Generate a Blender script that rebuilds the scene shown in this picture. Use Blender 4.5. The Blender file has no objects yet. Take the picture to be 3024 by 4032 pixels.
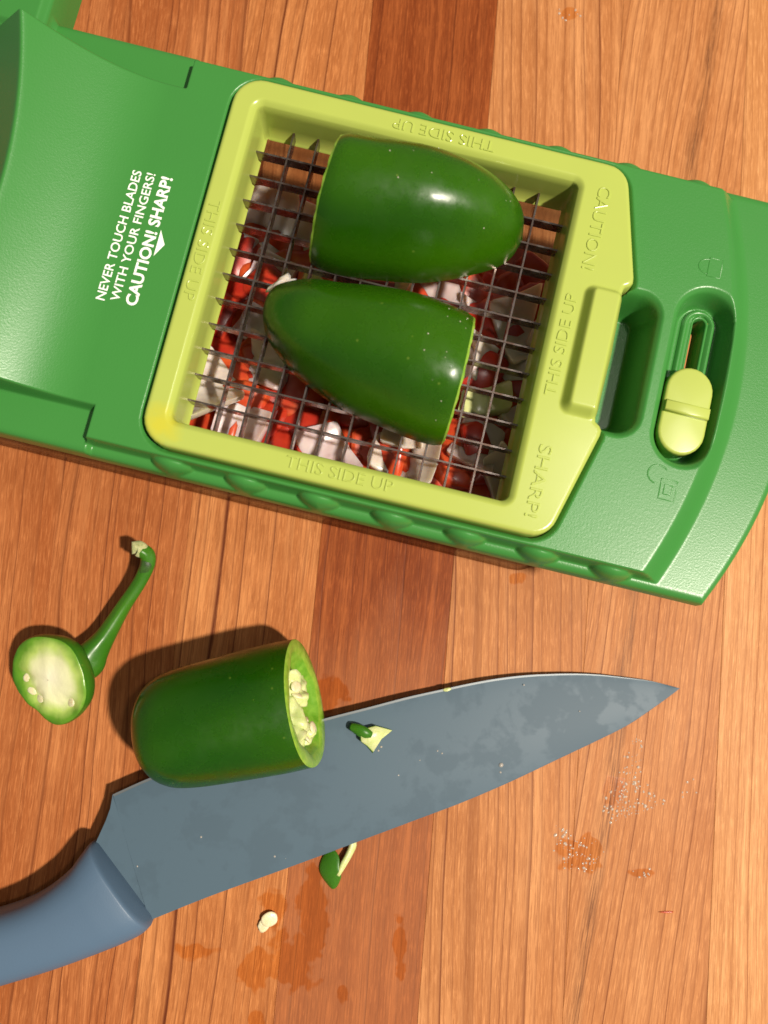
import bpy, math, random
import numpy as np
from mathutils import Matrix, Vector

S = 0.001                      # everything below is written in millimetres
random.seed(7)
rng = np.random.default_rng(7)
scene = bpy.context.scene
C = scene.collection

# ------------------------------------------------------------------ camera, world, lamps, exposure
cam_d = bpy.data.cameras.new('camera')
cam = bpy.data.objects.new('camera', cam_d)
C.objects.link(cam)
cam_d.sensor_fit = 'VERTICAL'
cam_d.sensor_height = 24.0
cam_d.lens = 3028.0 / 4032.0 * 24.0
cam_d.clip_start = 0.01
cam_d.clip_end = 20.0
R3 = Matrix(((0.99963742, -0.00277734, -0.02678276),
             (0.0, 0.99466626, -0.10314571),
             (0.02692637, 0.10310831, 0.99430561)))
cam.matrix_world = Matrix.Translation((0, 0, 0.226)) @ R3.to_4x4()
cam_d.dof.use_dof = True
cam_d.dof.focus_distance = 0.190
cam_d.dof.aperture_fstop = 11.0
scene.camera = cam

world = bpy.data.worlds.new('World')
scene.world = world
world.use_nodes = True
bg = world.node_tree.nodes['Background']
bg.inputs[0].default_value = (1.0, 0.93, 0.84, 1)
bg.inputs[1].default_value = 0.18

def lamp(name, target, direction, dist, size, power, col):
    d = bpy.data.lights.new(name, 'AREA')
    d.shape = 'DISK'; d.size = size; d.energy = power; d.color = col
    o = bpy.data.objects.new(name, d); C.objects.link(o)
    dv = Vector(direction).normalized()
    o.location = Vector(target) + dv * dist
    o.rotation_euler = (-dv).to_track_quat('-Z', 'Y').to_euler()
    return o
lamp('ceiling_lamp', (0, 0.02, 0.03), (0.53, -0.185, 1.0), 2.00, 0.110, 64.0, (1.0, 0.90, 0.77))
lamp('ceiling_lamp_far', (0, 0.02, 0.03), (0.34, 0.13, 0.92), 1.60, 0.11, 2.6, (1.0, 0.92, 0.82))

vs = scene.view_settings
vs.view_transform = 'Standard'
vs.look = 'None'
vs.exposure = 0.0
vs.gamma = 1.0
scene.render.engine = 'CYCLES'
scene.cycles.max_bounces = 10
scene.cycles.transparent_max_bounces = 24
scene.cycles.caustics_reflective = False
scene.cycles.caustics_refractive = False
scene.cycles.sample_clamp_indirect = 4.0

# ------------------------------------------------------------------ node helpers
def s2l(r, g, b):
    f = lambda c: (c / 255 / 12.92) if c / 255 <= 0.04045 else ((c / 255 + 0.055) / 1.055) ** 2.4
    return (f(r), f(g), f(b), 1.0)

class NT:
    def __init__(s, tree): s.t = tree
    def n(s, typ, **kw):
        o = s.t.nodes.new(typ)
        for k, v in kw.items(): setattr(o, k, v)
        return o
    def put(s, sock, v):
        if isinstance(v, bpy.types.NodeSocket): s.t.links.new(v, sock)
        elif v is not None: sock.default_value = v
    def m(s, op, a, b=None, c=None, clamp=False):
        o = s.n('ShaderNodeMath', operation=op, use_clamp=clamp)
        s.put(o.inputs[0], a); s.put(o.inputs[1], b); s.put(o.inputs[2], c)
        return o.outputs[0]
    def xyz(s, x, y, z):
        o = s.n('ShaderNodeCombineXYZ')
        s.put(o.inputs[0], x); s.put(o.inputs[1], y); s.put(o.inputs[2], z)
        return o.outputs[0]
    def noise(s, vec, scale=1.0, detail=2.0, rough=0.5, dist=0.0):
        o = s.n('ShaderNodeTexNoise')
        s.put(o.inputs['Vector'], vec)
        o.inputs['Scale'].default_value = scale; o.inputs['Detail'].default_value = detail
        o.inputs['Roughness'].default_value = rough; o.inputs['Distortion'].default_value = dist
        return o.outputs['Fac']
    def ramp(s, fac, stops, interp='LINEAR'):
        o = s.n('ShaderNodeValToRGB'); o.color_ramp.interpolation = interp
        el = o.color_ramp.elements
        while len(el) < len(stops): el.new(0.5)
        for e, (p, c) in zip(el, stops):
            e.position = p
            e.color = c if isinstance(c, tuple) else (c, c, c, 1)
        s.put(o.inputs[0], fac)
        return o.outputs[0]
    def mix(s, fac, a, b, mode='MIX'):
        o = s.n('ShaderNodeMix', data_type='RGBA', blend_type=mode)
        s.put(o.inputs[0], fac); s.put(o.inputs[6], a); s.put(o.inputs[7], b)
        return o.outputs[2]
    def bump(s, h, strength, dist):
        o = s.n('ShaderNodeBump')
        o.inputs['Strength'].default_value = strength; o.inputs['Distance'].default_value = dist
        s.put(o.inputs['Height'], h)
        return o.outputs[0]
    def coords(s, which='Object'):
        return s.n('ShaderNodeTexCoord').outputs[which]
    def sep(s, v):
        o = s.n('ShaderNodeSeparateXYZ'); s.put(o.inputs[0], v)
        return o.outputs

def material(name):
    m = bpy.data.materials.new(name); m.use_nodes = True
    t = NT(m.node_tree)
    p = m.node_tree.nodes['Principled BSDF']
    return m, t, p

# ------------------------------------------------------------------ materials
def wood(name, light, mid, dark, spacing, tilt, seed, line=0.6, streak=None, wav=1.0, fade=None):
    m, t, p = material(name)
    x, y, z = t.sep(t.coords())
    big = t.noise(t.xyz(t.m('MULTIPLY', x, 26.0), t.m('MULTIPLY', y, 6.0), seed), 1.0, 2.0)
    xr = t.m('ADD', t.m('ADD', x, t.m('MULTIPLY', y, tilt)), t.m('MULTIPLY', t.m('SUBTRACT', big, 0.5), 0.012 * wav))
    jit = t.noise(t.xyz(t.m('MULTIPLY', xr, 150.0), t.m('MULTIPLY', y, 0.8), seed + 5.3), 1.0, 1.0)
    fib = t.noise(t.xyz(t.m('MULTIPLY', xr, 2700.0), t.m('MULTIPLY', y, 60.0), seed), 1.0, 4.0, 0.7)
    fleck = t.noise(t.xyz(t.m('MULTIPLY', xr, 2600.0), t.m('MULTIPLY', y, 170.0), seed + 2.0), 1.0, 3.0, 0.65)
    band = t.noise(t.xyz(t.m('MULTIPLY', xr, 330.0), t.m('MULTIPLY', y, 3.0), seed + 4.0), 1.0, 2.0, 0.6)
    blot = t.noise(t.xyz(t.m('MULTIPLY', x, 45.0), t.m('MULTIPLY', y, 16.0), seed + 9.0), 1.0, 3.0, 0.55)
    ph = t.m('ADD', t.m('ADD', t.m('DIVIDE', xr, spacing * S), t.m('MULTIPLY', jit, 2.6)), t.m('MULTIPLY', t.m('SUBTRACT', fib, 0.5), 0.10))
    fr = t.m('FRACT', ph)
    wn = t.n('ShaderNodeTexWhiteNoise', noise_dimensions='1D')
    t.put(wn.inputs['W'], t.m('ADD', t.m('FLOOR', ph), seed))
    amp = t.m('MULTIPLY_ADD', t.m('POWER', wn.outputs['Value'], 1.8), 0.95, 0.34)
    ln = t.ramp(fr, [(0.0, 0.0), (0.50, 0.03), (0.82, 0.26), (0.925, 0.95), (0.965, 0.95), (1.0, 0.0)])
    lnb = t.m('MULTIPLY', t.m('MULTIPLY', ln, amp), t.m('MULTIPLY_ADD', fleck, 0.8, 0.65))
    c = t.mix(t.ramp(blot, [(0.34, 0.0), (0.66, 1.0)]), light, mid)
    c = t.mix(t.ramp(band, [(0.42, 0.0), (0.62, 0.75)]), c, mid)
    c = t.mix(t.ramp(band, [(0.24, 0.55), (0.40, 0.0)]), c, tuple(min(1, v * 1.18) for v in light[:3]) + (1,))
    c = t.mix(t.ramp(fib, [(0.36, 0.80), (0.56, 0.0)]), c, t.mix(0.45, mid, dark))
    c = t.mix(t.ramp(fleck, [(0.50, 0.0), (0.70, 0.55)]), c, tuple(min(1, v * 1.30) for v in light[:3]) + (1,))
    c = t.mix(t.m('MULTIPLY', lnb, line, clamp=True), c, dark)
    if fade:
        c = t.mix(t.ramp(t.m('MULTIPLY_ADD', y, -9.0, t.m('MULTIPLY', blot, 0.7)), [(0.75, 0.0), (1.35, 0.75)]), c, t.mix(0.35, c, fade, 'SCREEN'))
    if streak:
        sx, sw, scol = streak
        d = t.m('ABSOLUTE', t.m('SUBTRACT', t.m('ADD', xr, t.m('MULTIPLY', t.m('SUBTRACT', band, 0.5), 5.0 * S)), sx * S))
        q = t.m('MULTIPLY', t.ramp(t.m('DIVIDE', d, sw * S), [(0.0, 1.0), (1.0, 0.0)]), t.ramp(fib, [(0.36, 1.0), (0.58, 0.12)]))
        c = t.mix(t.m('MULTIPLY', q, 0.75), c, scol)
    # moisture soaked into the board: splashes with a shape of their own, at fixed places
    geo = t.n('ShaderNodeNewGeometry').outputs['Position']
    px, py, pz = t.sep(geo)
    spl = [(-29, -104, 8.5, 6), (-19, -101, 9, 10), (-13.5, -91, 6, 9), (-14, -84, 4.5, 7), (-25, -88, 4, 8), (10.5, -99, 2.6, 11),
           (62, -74, 8, 7), (72, -57, 4, 5), (79, -79.5, 4.5, 1.6), (65.3, 183.4, 4.2, 2.2), (-9, -29, 5.5, 6), (-46, -99, 6, 3),
           (46, 4.0, 3.6, 2.2), (-29, -117, 2.6, 3), (-5, -111, 2, 3)]
    acc = None
    for (ax, ay, rx, ry) in spl:
        dx = t.m('DIVIDE', t.m('SUBTRACT', px, ax * S), rx * S)
        dy = t.m('DIVIDE', t.m('SUBTRACT', py, ay * S), ry * S)
        q = t.m('SUBTRACT', 1.0, t.m('SQRT', t.m('ADD', t.m('MULTIPLY', dx, dx), t.m('MULTIPLY', dy, dy))))
        acc = q if acc is None else t.m('MAXIMUM', acc, q)
    wnz = t.noise(geo, 190.0, 2.0, 0.5)
    wv = t.m('ADD', acc, t.m('MULTIPLY', t.m('SUBTRACT', wnz, 0.5), 1.9))
    wet = t.ramp(wv, [(0.16, 0.0), (0.34, 1.0)])
    wetc = t.mix(1.0, c, (0.90, 0.66, 0.36, 1), 'MULTIPLY')
    c = t.mix(t.m('MULTIPLY', wet, 0.80), c, wetc)
    t.put(p.inputs['Base Color'], c)
    t.put(p.inputs['Roughness'], t.m('MULTIPLY_ADD', wet, -0.28, t.m('MULTIPLY_ADD', fib, 0.16, 0.40)))
    p.inputs['Specular IOR Level'].default_value = 0.10
    h = t.m('SUBTRACT', t.m('MULTIPLY', fib, 0.8), lnb)
    t.put(p.inputs['Normal'], t.bump(h, 0.25, 0.0002))
    return m

def plastic(name, col, rough, grain, gscale, spec=0.5, stain=None, sss=0.0):
    m, t, p = material(name)
    co = t.coords()
    n1 = t.noise(co, gscale, 3.0, 0.6)
    n2 = t.noise(co, 60.0, 3.0, 0.6)
    c = t.mix(t.ramp(n2, [(0.35, 0.0), (0.7, 0.14)]), col, tuple(v * 0.75 for v in col[:3]) + (1,))
    if stain:
        pos, rad, scol = stain
        d = t.n('ShaderNodeVectorMath', operation='DISTANCE')
        t.put(d.inputs[0], co); d.inputs[1].default_value = pos
        q = t.m('ADD', t.m('DIVIDE', d.outputs['Value'], rad), t.m('MULTIPLY', t.m('SUBTRACT', t.noise(co, 260.0, 3.0), 0.5), 1.2))
        c = t.mix(t.ramp(q, [(0.2, 0.75), (1.0, 0.0)]), c, scol)
    t.put(p.inputs['Base Color'], c)
    t.put(p.inputs['Roughness'], t.m('MULTIPLY_ADD', n2, 0.12, rough - 0.06))
    p.inputs['Specular IOR Level'].default_value = spec
    if sss:
        p.inputs['Subsurface Weight'].default_value = sss
        p.inputs['Subsurface Radius'].default_value = (0.6, 1.0, 0.2)
        p.inputs['Subsurface Scale'].default_value = 0.002
    if grain: t.put(p.inputs['Normal'], t.bump(n1, grain, 0.0002))
    return m

GREEN = (0.046, 0.222, 0.042, 1)
LIME = (0.405, 0.485, 0.096, 1)
M = {}
M['green'] = plastic('green plastic', GREEN, 0.32, 0.17, 2300.0, 0.5)
M['lime'] = plastic('lime plastic', LIME, 0.24, 0.03, 2600.0, stain=((-0.0395, -0.039, 0.017), 0.006, (0.55, 0.50, 0.03, 1)))
M['lime2'] = plastic('lime slider plastic', LIME, 0.33, 0.03, 2600.0)
m, t, p = material('white print'); p.inputs['Base Color'].default_value = (0.85, 0.87, 0.82, 1); p.inputs['Roughness'].default_value = 0.5
M['print'] = m
m, t, p = material('blade steel')
co = t.coords()
n1 = t.noise(co, 420.0, 4.0, 0.65); n2 = t.noise(co, 130.0, 2.0)
c = t.mix(t.ramp(n1, [(0.42, 0.0), (0.62, 1.0)]), (0.30, 0.26, 0.24, 1), (0.14, 0.09, 0.07, 1))
c = t.mix(t.ramp(n2, [(0.5, 0.0), (0.8, 0.6)]), c, (0.24, 0.13, 0.10, 1))
t.put(p.inputs['Base Color'], c)
p.inputs['Metallic'].default_value = 0.92
t.put(p.inputs['Roughness'], t.m('MULTIPLY_ADD', n1, 0.35, 0.10))
M['blade'] = m

m, t, p = material('coated knife steel')
co = t.coords(); geo = t.n('ShaderNodeNewGeometry').outputs['Position']
gx, gy, gz = t.sep(geo)
fl = t.m('ADD', t.noise(geo, 70.0, 4.0, 0.55, 0.35), t.m('MULTIPLY', t.m('SUBTRACT', gx, 0.0), -0.6)); fs = t.noise(geo, 420.0, 3.0, 0.6); fine = t.noise(geo, 2500.0, 2.0)
film = t.ramp(t.m('ADD', fl, t.m('MULTIPLY', t.m('SUBTRACT', fs, 0.5), 0.22)), [(0.44, 0.0), (0.52, 1.0)])
c = t.mix(film, (0.064, 0.104, 0.138, 1), (0.071, 0.115, 0.152, 1))
t.put(p.inputs['Base Color'], c)
t.put(p.inputs['Roughness'], t.m('MULTIPLY_ADD', film, -0.05, 0.52))
p.inputs['Specular IOR Level'].default_value = 0.25
t.put(p.inputs['Normal'], t.bump(fine, 0.05, 0.0001))
M['knife'] = m
M['ground_edge'] = None
m, t, p = material('bare ground steel'); p.inputs['Base Color'].default_value = (0.16, 0.18, 0.19, 1); p.inputs['Metallic'].default_value = 0.6; p.inputs['Roughness'].default_value = 0.42
M['ground_edge'] = m
M['handle'] = plastic('blue soft grip plastic', (0.085, 0.142, 0.218, 1), 0.46, 0.16, 2600.0, 0.4)

def pepper_skin(name, a, b, seed, rough=0.22):
    m, t, p = material(name)
    co = t.coords()
    x, y, z = t.sep(co)
    n = t.noise(t.xyz(t.m('MULTIPLY', x, 0.45), y, t.m('ADD', z, seed)), 46.0, 1.0, 0.4)
    sp = t.n('ShaderNodeTexVoronoi'); sp.inputs['Scale'].default_value = 210.0; t.put(sp.inputs['Vector'], co)
    dots = t.ramp(sp.outputs['Distance'], [(0.04, 0.45), (0.075, 0.0)])
    c = t.mix(t.ramp(n, [(0.28, 0.0), (0.72, 1.0)]), a, b)
    c = t.mix(dots, c, (0.16, 0.24, 0.03, 1))
    t.put(p.inputs['Base Color'], c)
    sm = t.noise(co, 160.0, 4.0, 0.6)
    t.put(p.inputs['Roughness'], t.ramp(sm, [(0.40, rough), (0.70, rough + 0.2)]))
    p.inputs['Specular IOR Level'].default_value = 0.42
    p.inputs['Subsurface Weight'].default_value = 0.25
    p.inputs['Subsurface Radius'].default_value = (0.5, 1.0, 0.1)
    p.inputs['Subsurface Scale'].default_value = 0.0015
    t.put(p.inputs['Normal'], t.bump(t.m('ADD', t.noise(co, 330.0, 2.0), t.m('MULTIPLY', t.noise(co, 130.0, 3.0, 0.6), 1.2)), 0.11, 0.0006))
    return m
M['skin'] = pepper_skin('jalapeno skin', (0.009, 0.064, 0.001, 1), (0.036, 0.126, 0.001, 1), 0.0)
M['stem'] = pepper_skin('jalapeno stem skin', (0.020, 0.120, 0.005, 1), (0.060, 0.190, 0.012, 1), 0.4, 0.3)

def flesh(name, a, b, scale, rough=0.3, bump=0.25, sss=0.3, sscale=0.0015):
    m, t, p = material(name)
    co = t.coords()
    n = t.noise(co, scale, 4.0, 0.6)
    t.put(p.inputs['Base Color'], t.mix(t.ramp(n, [(0.35, 0.0), (0.68, 1.0)]), a, b))
    p.inputs['Roughness'].default_value = rough
    p.inputs['Subsurface Weight'].default_value = sss
    p.inputs['Subsurface Radius'].default_value = (1.0, 0.8, 0.5)
    p.inputs['Subsurface Scale'].default_value = sscale
    t.put(p.inputs['Normal'], t.bump(n, bump, 0.0006))
    return m
M['rim'] = flesh('green cut flesh', (0.16, 0.34, 0.02, 1), (0.30, 0.46, 0.06, 1), 420.0)
M['cavity'] = flesh('inner pepper wall', (0.11, 0.29, 0.015, 1), (0.22, 0.42, 0.045, 1), 300.0, 0.3, 0.3)
M['pith'] = flesh('pale pepper pith', (0.52, 0.60, 0.22, 1), (0.66, 0.68, 0.36, 1), 500.0, 0.35, 0.5)
M['seed'] = flesh('cream pepper seed', (0.70, 0.62, 0.36, 1), (0.80, 0.74, 0.50, 1), 700.0, 0.35)
M['dry'] = flesh('dry stem end', (0.30, 0.34, 0.13, 1), (0.50, 0.50, 0.25, 1), 900.0, 0.7)
M['stemspot'] = flesh('bruised stem tip', (0.02, 0.05, 0.01, 1), (0.06, 0.16, 0.02, 1), 300.0, 0.45)
M['tomato'] = flesh('tomato flesh', (0.50, 0.040, 0.014, 1), (0.62, 0.105, 0.026, 1), 130.0, 0.28, 0.15, 0.6, 0.003)
M['tomato2'] = flesh('deep red tomato flesh', (0.38, 0.018, 0.010, 1), (0.52, 0.045, 0.016, 1), 130.0, 0.28, 0.15, 0.6, 0.003)
M['onion'] = flesh('onion flesh', (0.62, 0.50, 0.42, 1), (0.72, 0.65, 0.53, 1), 120.0, 0.25, 0.15, 0.7, 0.004)
M['onion2'] = flesh('violet tinged onion flesh', (0.58, 0.41, 0.40, 1), (0.70, 0.59, 0.55, 1), 120.0, 0.25, 0.15, 0.7, 0.004)
M['onion3'] = flesh('greenish onion flesh', (0.52, 0.55, 0.22, 1), (0.66, 0.66, 0.36, 1), 160.0, 0.25, 0.15)
M['mash'] = flesh('wet red tomato juice', (0.28, 0.014, 0.007, 1), (0.42, 0.035, 0.012, 1), 300.0, 0.15, 0.6)

# cut face of the cap: pale middle running to green at the rim
m, t, p = material('cap cut face')
co = t.coords(); x, y, z = t.sep(co)
ex = t.m('SUBTRACT', x, 0.0012); ey = t.m('SUBTRACT', y, -0.0004)
rr = t.m('SQRT', t.m('ADD', t.m('MULTIPLY', ex, ex), t.m('MULTIPLY', t.m('MULTIPLY', ey, ey), 0.85)))
rr = t.m('ADD', rr, t.m('MULTIPLY', t.m('SUBTRACT', t.noise(co, 170.0, 3.0), 0.5), 0.0042))
c = t.ramp(t.m('DIVIDE', rr, 0.0125), [(0.0, (0.80, 0.77, 0.56, 1)), (0.46, (0.72, 0.73, 0.42, 1)), (0.66, (0.42, 0.56, 0.13, 1)), (0.82, (0.12, 0.28, 0.02, 1)), (1.0, (0.045, 0.17, 0.008, 1))])
t.put(p.inputs['Base Color'], c); p.inputs['Roughness'].default_value = 0.3
t.put(p.inputs['Normal'], t.bump(t.noise(co, 700.0, 3.0), 0.25, 0.0004))
M['capface'] = m

def clear(name, tint, ior):
    m = bpy.data.materials.new(name); m.use_nodes = True
    t = NT(m.node_tree); nt = m.node_tree
    nt.nodes.remove(nt.nodes['Principled BSDF'])
    out = nt.nodes['Material Output']
    tr = t.n('ShaderNodeBsdfTransparent'); tr.inputs[0].default_value = tint
    gl = t.n('ShaderNodeBsdfGlossy'); gl.inputs['Roughness'].default_value = 0.06
    lw = t.n('ShaderNodeLayerWeight'); lw.inputs[0].default_value = 0.5
    fac = t.m('MULTIPLY_ADD', t.m('POWER', lw.outputs['Facing'], 4.0), 0.75, ior)
    mx = t.n('ShaderNodeMixShader')
    t.put(mx.inputs[0], fac); t.put(mx.inputs[1], tr.outputs[0]); t.put(mx.inputs[2], gl.outputs[0])
    t.put(out.inputs[0], mx.outputs[0])
    return m
M['clear_dark'] = clear('dark tinted clear rim', (0.80, 0.74, 0.68, 1), 0.05)  # darker tint stands in for the dark line of a refracting edge
M['clear'] = clear('clear plastic', (0.965, 0.955, 0.94, 1), 0.03)
m = bpy.data.materials.new('pale glint water drops'); m.use_nodes = True
t = NT(m.node_tree); p = m.node_tree.nodes['Principled BSDF']
p.inputs['Base Color'].default_value = (0.80, 0.70, 0.58, 1); p.inputs['Roughness'].default_value = 0.12; p.inputs['Specular IOR Level'].default_value = 0.8  # pale diffuse colour stands in for glints and refracted light in the drops
tr = t.n('ShaderNodeBsdfTransparent'); mx = t.n('ShaderNodeMixShader'); mx.inputs[0].default_value = 0.42
t.put(mx.inputs[1], tr.outputs[0]); t.put(mx.inputs[2], p.outputs[0]); t.put(m.node_tree.nodes['Material Output'].inputs[0], mx.outputs[0])
M['water'] = m
m, t, p = material('board edge wood'); p.inputs['Base Color'].default_value = (0.20, 0.09, 0.035, 1); p.inputs['Roughness'].default_value = 0.6
M['under'] = m

# ------------------------------------------------------------------ mesh helpers (millimetres in, metres out)
def mesh_from(name, verts, faces, mat, smooth=True, mats=None, midx=None):
    me = bpy.data.meshes.new(name)
    v = np.asarray(verts, dtype=np.float64) * S
    me.from_pydata(v.tolist(), [], [tuple(int(i) for i in f) for f in faces])
    for mm in (mats or [mat]): me.materials.append(mm)
    if midx is not None: me.polygons.foreach_set('material_index', list(midx))
    me.polygons.foreach_set('use_smooth', [smooth] * len(me.polygons))
    me.update()
    return me

def grid_mesh(name, X, Y, Z, keep, mat):
    """quads of a height field whose cells are listed in keep"""
    nu, nv = X.shape
    idx = np.arange(nu * nv).reshape(nu, nv)
    q = np.stack([idx[:-1, :-1], idx[1:, :-1], idx[1:, 1:], idx[:-1, 1:]], -1)[keep]
    used = np.unique(q)
    rm = np.full(nu * nv, -1); rm[used] = np.arange(len(used))
    q = rm[q].astype(np.int32)
    co = (np.stack([X, Y, Z], -1).reshape(-1, 3)[used] * S).astype(np.float32)
    me = bpy.data.meshes.new(name)
    me.vertices.add(len(co)); me.vertices.foreach_set('co', co.ravel())
    me.loops.add(q.size); me.loops.foreach_set('vertex_index', q.ravel())
    me.polygons.add(len(q))
    me.polygons.foreach_set('loop_start', np.arange(0, q.size, 4, dtype=np.int32))
    me.polygons.foreach_set('loop_total', np.full(len(q), 4, dtype=np.int32))
    me.polygons.foreach_set('use_smooth', np.ones(len(q), dtype=bool))
    me.materials.append(mat)
    me.update(calc_edges=True); me.validate()
    return me

def obj(name, me, parent=None, loc=(0, 0, 0), rot=None):
    o = bpy.data.objects.new(name, me); C.objects.link(o)
    o.location = Vector(loc) * S
    if rot is not None: o.rotation_euler = rot
    if parent: o.parent = parent
    return o

def tag(o, label, cat, group=None):
    o['label'] = label; o['category'] = cat
    if group: o['group'] = group
    return o

def thing(name, label, cat, loc=(0, 0, 0), rotz=0.0, group=None):
    o = bpy.data.objects.new(name, None); C.objects.link(o)
    o.empty_display_size = 0.01
    o.location = Vector(loc) * S; o.rotation_euler = (0, 0, rotz)
    return tag(o, label, cat, group)

def box_mesh(name, sx, sy, sz, mat, bev=0.0):
    hx, hy, hz = sx / 2, sy / 2, sz / 2
    if not bev:
        v = [(a * hx, b * hy, c * hz) for c in (-1, 1) for a, b in ((-1, -1), (1, -1), (1, 1), (-1, 1))]
        f = [(3, 2, 1, 0), (4, 5, 6, 7), (0, 1, 5, 4), (1, 2, 6, 5), (2, 3, 7, 6), (3, 0, 4, 7)]
        return mesh_from(name, v, f, mat, False)
    v = []
    for (z, ins) in ((-hz, 0), (hz - bev, 0), (hz, bev)):
        v += [(-hx + ins, -hy + ins, z), (hx - ins, -hy + ins, z), (hx - ins, hy - ins, z), (-hx + ins, hy - ins, z)]
    f = [(3, 2, 1, 0), (8, 9, 10, 11)]
    for k in (0, 4):
        for i in range(4): f.append((k + i, k + (i + 1) % 4, k + 4 + (i + 1) % 4, k + 4 + i))
    return mesh_from(name, v, f, mat, False)

def catmull(pts, n):
    P = [np.array(q, float) for q in pts]
    P = [2 * P[0] - P[1]] + P + [2 * P[-1] - P[-2]]
    out = []
    segs = len(P) - 3
    for i in range(n):
        u = i / (n - 1) * segs; k = min(int(u), segs - 1); w = u - k
        a, b, c, d = P[k:k + 4]
        out.append(0.5 * ((2 * b) + (c - a) * w + (2 * a - 5 * b + 4 * c - d) * w * w + (3 * b - a - 3 * c + d) * w ** 3))
    return np.array(out)

def tube(name, pts, mat, n=24, k=16, wob=0.0, caps=True):
    """pts: (x, y, z, radius)"""
    c = catmull(pts, n)
    v, f = [], []
    for i in range(n):
        t = c[min(i + 1, n - 1), :3] - c[max(i - 1, 0), :3]; t /= np.linalg.norm(t)
        a = np.cross(t, (0, 0, 1.0)); a /= np.linalg.norm(a); b = np.cross(a, t)
        for j in range(k):
            ph = 2 * math.pi * j / k
            r = c[i, 3] * (1 + wob * math.sin(3 * ph + i * 0.15) + wob * 0.6 * math.sin(5 * ph))
            v.append(c[i, :3] + r * (math.cos(ph) * a + math.sin(ph) * b))
    for i in range(n - 1):
        for j in range(k):
            f.append((i * k + j, i * k + (j + 1) % k, (i + 1) * k + (j + 1) % k, (i + 1) * k + j))
    if caps:
        f.append(tuple(range(k - 1, -1, -1))); f.append(tuple(range((n - 1) * k, n * k)))
    return mesh_from(name, v, f, mat)

def blob_mesh(name, rad, mat, lump=0.25, seg=14, seed=1, freq=2.0):
    r = np.random.default_rng(seed)
    ph = r.uniform(0, 6.28, 12); dirs = r.normal(size=(12, 3)) * freq
    v, f = [(0, 0, -rad[2])], []
    for i in range(1, seg):
        th = math.pi * i / seg
        for j in range(seg * 2):
            a = math.pi * j / seg
            d = np.array((math.sin(th) * math.cos(a), math.sin(th) * math.sin(a), -math.cos(th)))
            s = 1 + lump * float(np.mean(np.sin(dirs @ d + ph))) * 2
            v.append(d * s * np.array(rad))
    v.append((0, 0, rad[2]))
    k = seg * 2
    for j in range(k):
        f.append((0, 1 + (j + 1) % k, 1 + j))
        b = 1 + (seg - 2) * k
        f.append((len(v) - 1, b + j, b + (j + 1) % k))
    for i in range(seg - 2):
        for j in range(k):
            a = 1 + i * k
            f.append((a + j, a + (j + 1) % k, a + k + (j + 1) % k, a + k + j))
    return mesh_from(name, v, f, mat)

def smooth(x): 
    x = np.clip(x, 0, 1); return x * x * (3 - 2 * x)

def poly_sdf(X, Y, pts):
    d2 = np.full(X.shape, 1e9); inside = np.zeros(X.shape, bool)
    n = len(pts)
    for i in range(n):
        ax, ay = pts[i]; bx, by = pts[(i + 1) % n]
        ex, ey = bx - ax, by - ay
        tt = np.clip(((X - ax) * ex + (Y - ay) * ey) / (ex * ex + ey * ey), 0, 1)
        d2 = np.minimum(d2, (X - ax - tt * ex) ** 2 + (Y - ay - tt * ey) ** 2)
        cr = ((ay > Y) != (by > Y)) & (X < (bx - ax) * (Y - ay) / (by - ay + 1e-12) + ax)
        inside ^= cr
    return np.where(inside, -1, 1) * np.sqrt(d2)

def rrect(X, Y, cx, cy, hx, hy, r):
    qx = np.abs(X - cx) - hx + r; qy = np.abs(Y - cy) - hy + r
    return np.hypot(np.maximum(qx, 0), np.maximum(qy, 0)) + np.minimum(np.maximum(qx, qy), 0) - r

# ------------------------------------------------------------------ the wooden table top, plank by plank
table = obj('table_top', box_mesh('table_top', 560, 640, 8, M['under']), None, (30, 40, -26))
table['kind'] = 'structure'
ANG = math.radians(-5.05)
edges = [-209, -169.5, -130, -90.7, -52.6, -13.9, 25.7, 66.0, 106.4, 146, 186, 226, 266]
TAN = (0.590, 0.270, 0.106, 1); TANM = (0.430, 0.162, 0.052, 1); TAND = (0.170, 0.046, 0.015, 1)
RED = (0.360, 0.100, 0.026, 1); REDM = (0.200, 0.043, 0.010, 1); REDD = (0.075, 0.014, 0.005, 1)
MID = (0.520, 0.198, 0.068, 1); MIDM = (0.340, 0.098, 0.027, 1); MIDD = (0.120, 0.027, 0.009, 1)
GOLD = (0.680, 0.345, 0.145, 1); GOLDM = (0.500, 0.212, 0.072, 1); GOLDD = (0.230, 0.068, 0.020, 1)  # golden plank tone, also standing in for stronger light on the right
specs = {2: (MID, MIDM, MIDD, 5.2, 0.0, 11.0, 0.65, None, 1.2), 3: (MID, MIDM, MIDD, 4.4, 0.01, 3.0, 0.85, None, 1.4),
         4: ((0.60, 0.248, 0.086, 1), (0.41, 0.138, 0.040, 1), MIDD, 3.9, -0.02, 17.0, 0.8, None, 0.9),
         5: (RED, REDM, REDD, 3.4, 0.0, 23.0, 0.65, None, 0.9),
         6: (TAN, TANM, TAND, 3.5, 0.055, 31.0, 0.95, None, 0.7),
         7: (TAN, TANM, TAND, 2.5, -0.085, 41.0, 0.8, (-4.0, 3.0, (0.045, 0.016, 0.012, 1)), 0.7),
         8: (GOLD, GOLDM, GOLDD, 2.4, 0.0, 53.0, 0.7, None, 0.6)}
woods = {}
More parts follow.
